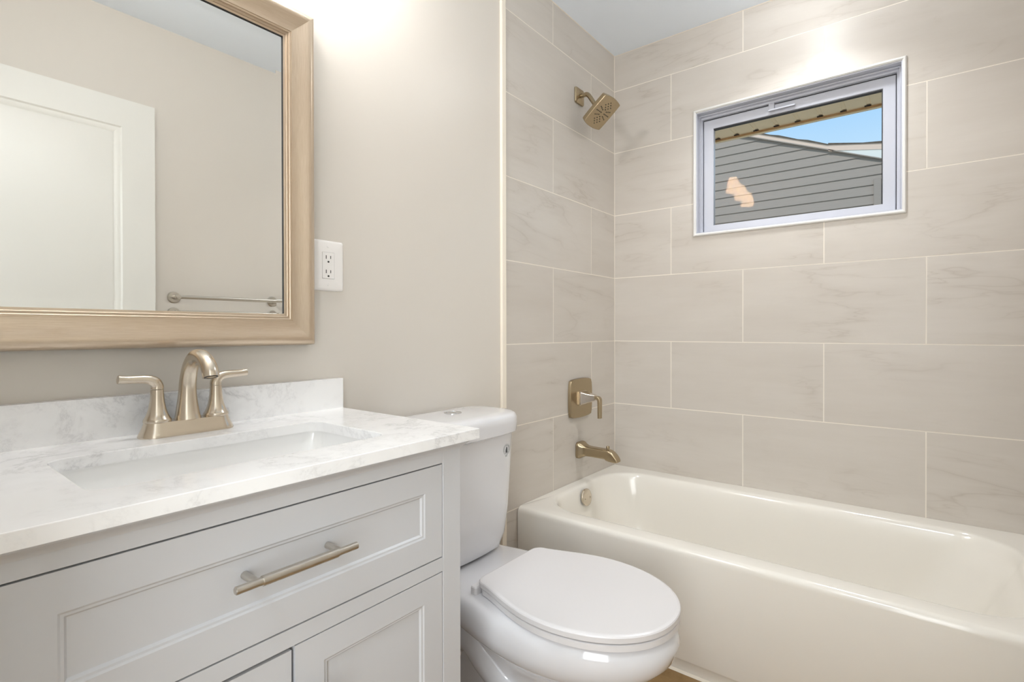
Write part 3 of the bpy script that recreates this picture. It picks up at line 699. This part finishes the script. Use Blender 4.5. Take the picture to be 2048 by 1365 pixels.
# ------------------------------------------------------------------ tub spout, valve, shower head
PXC = -.330
ts = thing('tub_spout', (PXC, 0, .515), 'champagne bronze tub spout with lift knob low on the tiled wall', 'tub spout')
def sec(y, hx, zt, zb, r): return [(p[0], y, p[1]) for p in rrect(PXC, (zt+zb)/2, hx, (zt-zb)/2, r, 5)]
bm = nb()
loft(bm, [sec(-.0005, .0345, .5520, .4800, .016), sec(-.010, .0345, .5520, .4800, .016), sec(-.016, .0330, .5505, .4815, .016), sec(-.028, .0270, .5430, .4890, .013), sec(-.042, .0225, .5370, .4935, .009), sec(-.060, .0218, .5355, .4945, .008), sec(-.135, .0210, .5345, .4935, .008), sec(-.140, .0212, .5345, .4885, .008), sec(-.154, .0212, .5330, .4860, .008), sec(-.168, .0208, .5265, .4845, .009), sec(-.180, .0202, .5160, .4842, .009), sec(-.189, .0190, .5040, .4850, .007), sec(-.1925, .0165, .4965, .4870, .004)], True, True)
obj('spout_body', bm, BRONZE, ts, 40)
bm = nb(); lathe(bm, (PXC, -.142, .5315), (0, 0, 1), [(0, .0045), (.006, .0045), (.0065, .0075), (.0155, .0075), (.0170, .0065)], 18); obj('diverter_knob', bm, BRONZE, ts)

sv = thing('shower_valve', (-.332, 0, .745), 'champagne bronze shower valve with square plate and drop lever', 'shower valve')
VXC, VZC = -.332, .7460
def pillow(hx, hz, y, bulge=.006, n=9):
    out = []
    c = [(hx, hz), (-hx, hz), (-hx, -hz), (hx, -hz)]
    for k in range(4):
        a, b = c[k], c[(k+1) % 4]
        for i in range(n):
            t = (i+.5)/n if False else i/n
            x, z = a[0]+(b[0]-a[0])*t, a[1]+(b[1]-a[1])*t
            bl = bulge*(1-(2*t-1)**2)
            nx, nz = ((0, 1), (-1, 0), (0, -1), (1, 0))[k]
            ce = .003*max(0, 1-min(t, 1-t)*n/1.0)
            x -= ce*(1 if x > 0 else -1)*.8; z -= ce*(1 if z > 0 else -1)*.8
            out.append((VXC+x+nx*bl, y, VZC+z+nz*bl))
    return out
bm = nb(); loft(bm, [pillow(.087, .0805, -.0005), pillow(.087, .0805, -.009), pillow(.0855, .079, -.0125), pillow(.082, .0755, -.0140)], True, True); obj('escutcheon', bm, BRONZE, sv, 30)
def sq(hx, hz, y, r, cz=VZC): return [(p[0], y, p[1]) for p in rrect(VXC, cz, hx, hz, r, 5)]
bm = nb(); loft(bm, [sq(.0315, .0315, -.013, .006), sq(.0315, .0315, -.0200, .006), sq(.0300, .0300, -.0215, .006)], True, True); obj('collar', bm, NICKEL, sv, 40)
bm = nb(); loft(bm, [sq(.0240, .0240, -.0210, .005), sq(.0240, .0240, -.0245, .005), sq(.0295, .0290, -.0246, .005), sq(.0285, .0280, -.0270, .005), sq(.0195, .0190, -.055, .005, VZC+.002), sq(.0130, .0130, -.084, .004, VZC+.005)], True, True); hub = obj('hub', bm, HUBM, sv, 40)
bm = nb()
LP = smooth_path([(VXC, -.082, VZC+.006), (VXC, -.093, VZC+.006), (VXC, -.1010, VZC+.001), (VXC, -.1035, VZC-.012), (VXC, -.1035, VZC-.05), (VXC, -.1035, VZC-.082)], 5)
lw = lerp_list([.0130, .0128, .0122, .0115, .0105, .0105], 5)
lps = []
for (p, t, u, s), w_ in zip(frames(LP), lw):
    X = Vector((1, 0, 0)); Nn = t.cross(X).normalized()
    lps.append([p + X*a + Nn*b for a, b in rrect(0, 0, w_, .0066, .003, 3)])
loft(bm, lps, True, True); obj('lever', bm, BRONZE, hub, 40)

sh = thing('shower', (-.335, 0, 2.075), 'square champagne bronze shower head on a bent arm near the ceiling', 'shower head')
HX, HZ = -.335, 2.0740
bm = nb()
loft(bm, [rr_xz(HX, HZ, .0345, .0345, .008, -.0005), rr_xz(HX, HZ, .0345, .0345, .008, -.006), rr_xz(HX, HZ, .0325, .0325, .008, -.0085), rr_xz(HX, HZ, .018, .018, .012, -.0105), rr_xz(HX, HZ, .0125, .0125, .012, -.0150)], True, True); obj('flange', bm, BRONZE, sh, 40)
hn = Vector((0, -.62, -.785)).normalized(); hd_ = Vector((0, .785, -.62)).normalized(); hxv = Vector((1, 0, 0))
HC = Vector((HX, -.1200, 1.9710))          # centre of the spray face
back = HC - hn*.036
bm = nb()
tube(bm, smooth_path([(HX, -.012, HZ), (HX, -.030, HZ), (HX, -.050, HZ-.006), tuple(back - hn*.022), tuple(back + hn*.004)], 6), .0095, 20); obj('arm', bm, BRONZE, sh, 50)
def hloop(hx, hy, d, r, bul=.0):
    out = []; pts = rrect(0, 0, hx, hy, r, 6)
    for i, (a, b) in enumerate(pts):
        out.append((a, b))
        if i % 7 == 6:                       # subdivide the four straight edges so they can bow
            c = pts[(i+1) % len(pts)]
            out += [(a+(c[0]-a)*k/8, b+(c[1]-b)*k/8) for k in range(1, 8)]
    q = lambda a, b: (a + bul*.35*(a/hx)*(1-(b/hy)**2), b + bul*(b/hy)*(1-(a/hx)**2))
    return [HC + hxv*x + hd_*y + hn*d for x, y in (q(*p) for p in out)]
bm = nb()
loft(bm, [hloop(.012, .012, -.040, .0115), hloop(.016, .016, -.034, .015), hloop(.030, .030, -.027, .02), hloop(.056, .058, -.023, .008, .005), hloop(.0620, .0640, -.020, .005, .007), hloop(.0640, .0660, -.004, .004, .008), hloop(.0632, .0652, -.0010, .004, .008), hloop(.0615, .0635, 0, .004, .008)], True, True)
head = obj('head', bm, BRONZE, sh, 30)
bm = nb()
nz = []
for sy in (-1, 1):
    for i in range(3):
        for j in range(3): nz.append(((i-j)*.0105, sy*(.0175+(i+j)*.0085)))
    for sx in (-1, 1):
        for k in range(3): nz.append((sx*(.0160+.0105*k), sy*(.0120+.0035*k)))
for sx in (-1, 1):
    for k in range(4): nz.append((sx*(.0130+.0110*k), 0))
for a, b in nz: lathe(bm, HC + hxv*a + hd_*b - hn*.0005, hn, [(0, .0024), (.0018, .0022), (.0022, .0014)], 10)
obj('nozzles', bm, NOZZLE, head, None)

# ------------------------------------------------------------------ lamps (above the frame; the hall one is added as fill)
vl = thing('vanity_light', (-1.845, 0, 2.22), 'three-shade vanity light above the mirror, glowing in the window glass', 'wall lamp')
bm = nb(); box(bm, (-2.08, -.018, 2.220), (-1.61, .0055, 2.280), .004); obj('backplate', bm, NICKEL, vl)
for lx in (-2.085, -1.845, -1.605):
    bm = nb(); tube(bm, smooth_path([(lx if abs(lx+1.845) < .1 else lx*.9+(-1.845)*.1, -.016, 2.250), (lx, -.07, 2.260), (lx, -.14, 2.252), (lx, -.15, 2.225)], 4), .007, 12); lathe(bm, (lx, -.15, 2.230), (0, 0, -1), [(0, .012), (.006, .022), (.022, .022)], 20); obj('arm', bm, NICKEL, vl)
    bm = nb(); lathe(bm, (lx, -.15, 2.213), (0, 0, -1), [(0, .026), (.010, .034), (.055, .043), (.105, .050)], 28, True, True); obj('shade', bm, SHADE_GLOW, vl, 60)
def flush_lamp(name, x, y, r, h, label):
    t = thing(name, (x, y, CEILZ), label, 'ceiling lamp')
    bm = nb(); lathe(bm, (x, y, CEILZ-.0005), (0, 0, -1), [(0, r), (.006, r), (h*.4, r*.98), (h*.4, r*.9), (0.001, r*.9)], 36, False, False); obj('housing', bm, WHITE_TRIM, t)
    bm = nb(); lathe(bm, (x, y, CEILZ-.001), (0, 0, -1), [(0, r*.89), (h*.5, r*.88), (h*.8, r*.7), (h, r*.3), (h*1.02, .001)], 36); obj('lens', bm, LENS_GLOW, t, 60)
flush_lamp('ceiling_light', -.35, -.87, .085, .075, 'small round dome light on the ceiling above the tub')
flush_lamp('hall_fill_light', -3.0, -1.0, .17, .05, 'unseen round flush light added on the hall ceiling as fill')

# ------------------------------------------------------------------ outside the window
ev = thing('eave_soffit', (.12, -.75, 2.03), 'beige vented soffit under the eave just outside the window', 'soffit')
EZ0, EX1, RS = 2.047, .50, .0940
bm = nb()
y = -2.2
pr = []
while y < .8:
    pr += [(y, 0), (y+RS-.020, 0), (y+RS-.017, .003), (y+RS-.003, .003), (y+RS, 0)]; y += RS
off = -.3535 - (-2.2) ; k0 = off/RS; shift = (off - (math.floor(k0)*RS))
pr = [(a+shift+.005, b) for a, b in pr]
loft(bm, [[(x, a, EZ0+b) for a, b in pr] for x in (.128, EX1)], closed=False)
obj('soffit_panel', bm, SOFFIT, ev, None)
for k in range(4, 16):
    yy = -.3535 + RS*(k-12); bm = nb()
    loft(bm, [[(EX1-.034, yy+a, EZ0-.0012+.0004*b) for a, b in ((-.011, 0), (.011, 0), (.011, 1), (-.011, 1))], [(EX1-.017, yy+a, EZ0-.0012+.0004*b) for a, b in ((-.013, 0), (.013, 0), (.013, 1), (-.013, 1))]], True, True)
    obj('panel_gap', bm, GASKET, ev, None)
bm = nb(); box(bm, (EX1, -2.3, EZ0-.013), (EX1+.004, .9, EZ0+.14)); box(bm, (EX1-.016, -2.3, EZ0-.013), (EX1+.001, .9, EZ0-.0105)); box(bm, (.127, -2.3, EZ0-.01), (.145, .9, EZ0+.002)); obj('fascia', bm, SOFFIT, ev, None)
bm = nb(); loft(bm, [[(.128, y_, EZ0+.22), (EX1+.03, y_, EZ0+.14), (EX1+.03, y_, EZ0+.15), (.128, y_, EZ0+.235)] for y_ in (-2.3, .9)], True, True); obj('roof_edge', bm, SHINGLE, ev, None)
bm = nb(); box(bm, (.1005, OPP-.1, -.6), (.125, -1.1515, 2.45)); box(bm, (.1005, -.4035, -.6), (.125, .3, 2.45)); box(bm, (.1005, -1.1515, -.6), (.125, -.4035, 1.4705)); box(bm, (.1005, -1.1515, 2.0095), (.125, -.4035, 2.45)); struct('wall_exterior', bm, SIDING, sharp=None, label='outer face of the bathroom wall')

HXP = 4.30
nh = thing('neighbor_house', (HXP+1.5, 0, -.6), 'neighboring house gable with grey lap siding seen through the window', 'house')
PK = (1.45, 3.384+.4046*(-1.0))      # placeholder, ridge found below
rz = lambda y: 3.384 - .4046*(.473-y) if y <= 1.6 else 3.384 - .4046*(.473-1.6) - .4046*(y-1.6)
bm = nb(); EXPO = .1035; z = .2
zk = 3.105
while zk > .2: zk -= EXPO
while zk < 3.86:
    z1 = zk+EXPO
    # clip each lap to the gable
    ya = -4.0
    def ylim(zz): return .473 - (3.384-zz)/.4046
    lo_ = max(ya, ylim(zk)-.02) if zk > 1.6 else ya; hi_ = 3.2 - lo_ if zk > 1.6 else 7.0
    if lo_ < hi_:
        lo2 = max(ya, ylim(z1)) if zk > 1.6 else ya; hi2 = 3.2-lo2 if zk > 1.6 else 7.0
        loft(bm, [[(HXP, lo_, zk+.004), (HXP-.013, lo_, zk+.002), (HXP-.014, lo_, zk+.008), (HXP-.001, lo2, z1+.004)], [(HXP, hi_, zk+.004), (HXP-.013, hi_, zk+.002), (HXP-.014, hi_, zk+.008), (HXP-.001, hi2, z1+.004)]], closed=False)
    zk = z1
obj('gable_siding', bm, SIDING, nh, 20)
f1 = lambda y: 3.094 + .178*(y+.382)                 # shallower eave leaving the gable towards the right
bm = nb()
for (ya, yb) in ((-.425, 1.6), (1.6, 6.6)):
    loft(bm, [[(HXP-.045, yy, rz(yy)+.004), (HXP-.045, yy, rz(yy)+.052), (HXP+.02, yy, rz(yy)+.052), (HXP+.02, yy, rz(yy)+.004)] for yy in (ya, yb)], True, True)
obj('rake_board', bm, RAKE, nh, 30)
bm = nb(); loft(bm, [[(HXP-.0470, yy, f1(yy)-.068), (HXP-.0470, yy, f1(yy)-.004), (HXP+.02, yy, f1(yy)-.004), (HXP+.02, yy, f1(yy)-.068)] for yy in (-.385, -3.4)], True, True); obj('fascia', bm, RAKE, nh, 30)
bm = nb(); loft(bm, [[(HXP-.040, yy, rz(yy)+.006), (HXP-.040, yy, max(f1(yy)-.069, rz(yy)+.007)), (HXP+.02, yy, max(f1(yy)-.069, rz(yy)+.007)), (HXP+.02, yy, rz(yy)+.006)] for yy in (-.420, -3.4)], True, True); obj('soffit', bm, WHITEOUT, nh, 30)
bm = nb(); loft(bm, [[(HXP-.047, yy, rz(yy)-.004), (HXP-.047, yy, rz(yy)+.006), (HXP-.013, yy, rz(yy)+.006), (HXP-.013, yy, rz(yy)-.004)] for yy in (-3.4, 1.6)], True, True); obj('siding_trim', bm, SIDING, nh, 30)
bm = nb()
rt = lambda y: rz(y)+.052 if y > -.385 else f1(y)-.003
for (ya, yb) in ((-3.6, -.385), (-.3849, 1.6), (1.6, 6.8)):
    n = 20
    loft(bm, [[(HXP-.06, yy, rt(yy)-.001), (HXP-.06, yy, rt(yy)+.007+.005*((i*7) % 3)), (HXP+2.3, yy, rt(yy)+.012), (HXP+2.3, yy, rt(yy))] for i, yy in enumerate([ya+(yb-ya)*k/n for k in range(n+1)])], True, True)
obj('roof', bm, SHINGLE, nh, None)
bm = nb(); box(bm, (HXP-.035, -.868, 1.2), (HXP, -.800, 2.640), .004, 1); box(bm, (HXP-.035, -1.95, 2.572), (HXP, -.868, 2.640), .004, 1); box(bm, (HXP-.035, -2.02, 1.2), (HXP, -1.95, 2.640), .004, 1); box(bm, (HXP-.035, -1.95, 1.2), (HXP, -.868, 1.27), .004, 1); nw = obj('window', bm, SIDING, nh, 40)
bm = nb(); box(bm, (HXP-.02, -1.95, 1.27), (HXP-.005, -.868, 2.6)); obj('pane', bm, DARKGLASS, nw, None)

bm = nb(); box(bm, (.13, -14, -.7), (18, 14, -.6)); struct('ground', bm, GROUND, label='unseen ground outside, added for bounce light')  # unseen ground, added pale to bounce light up to the soffit
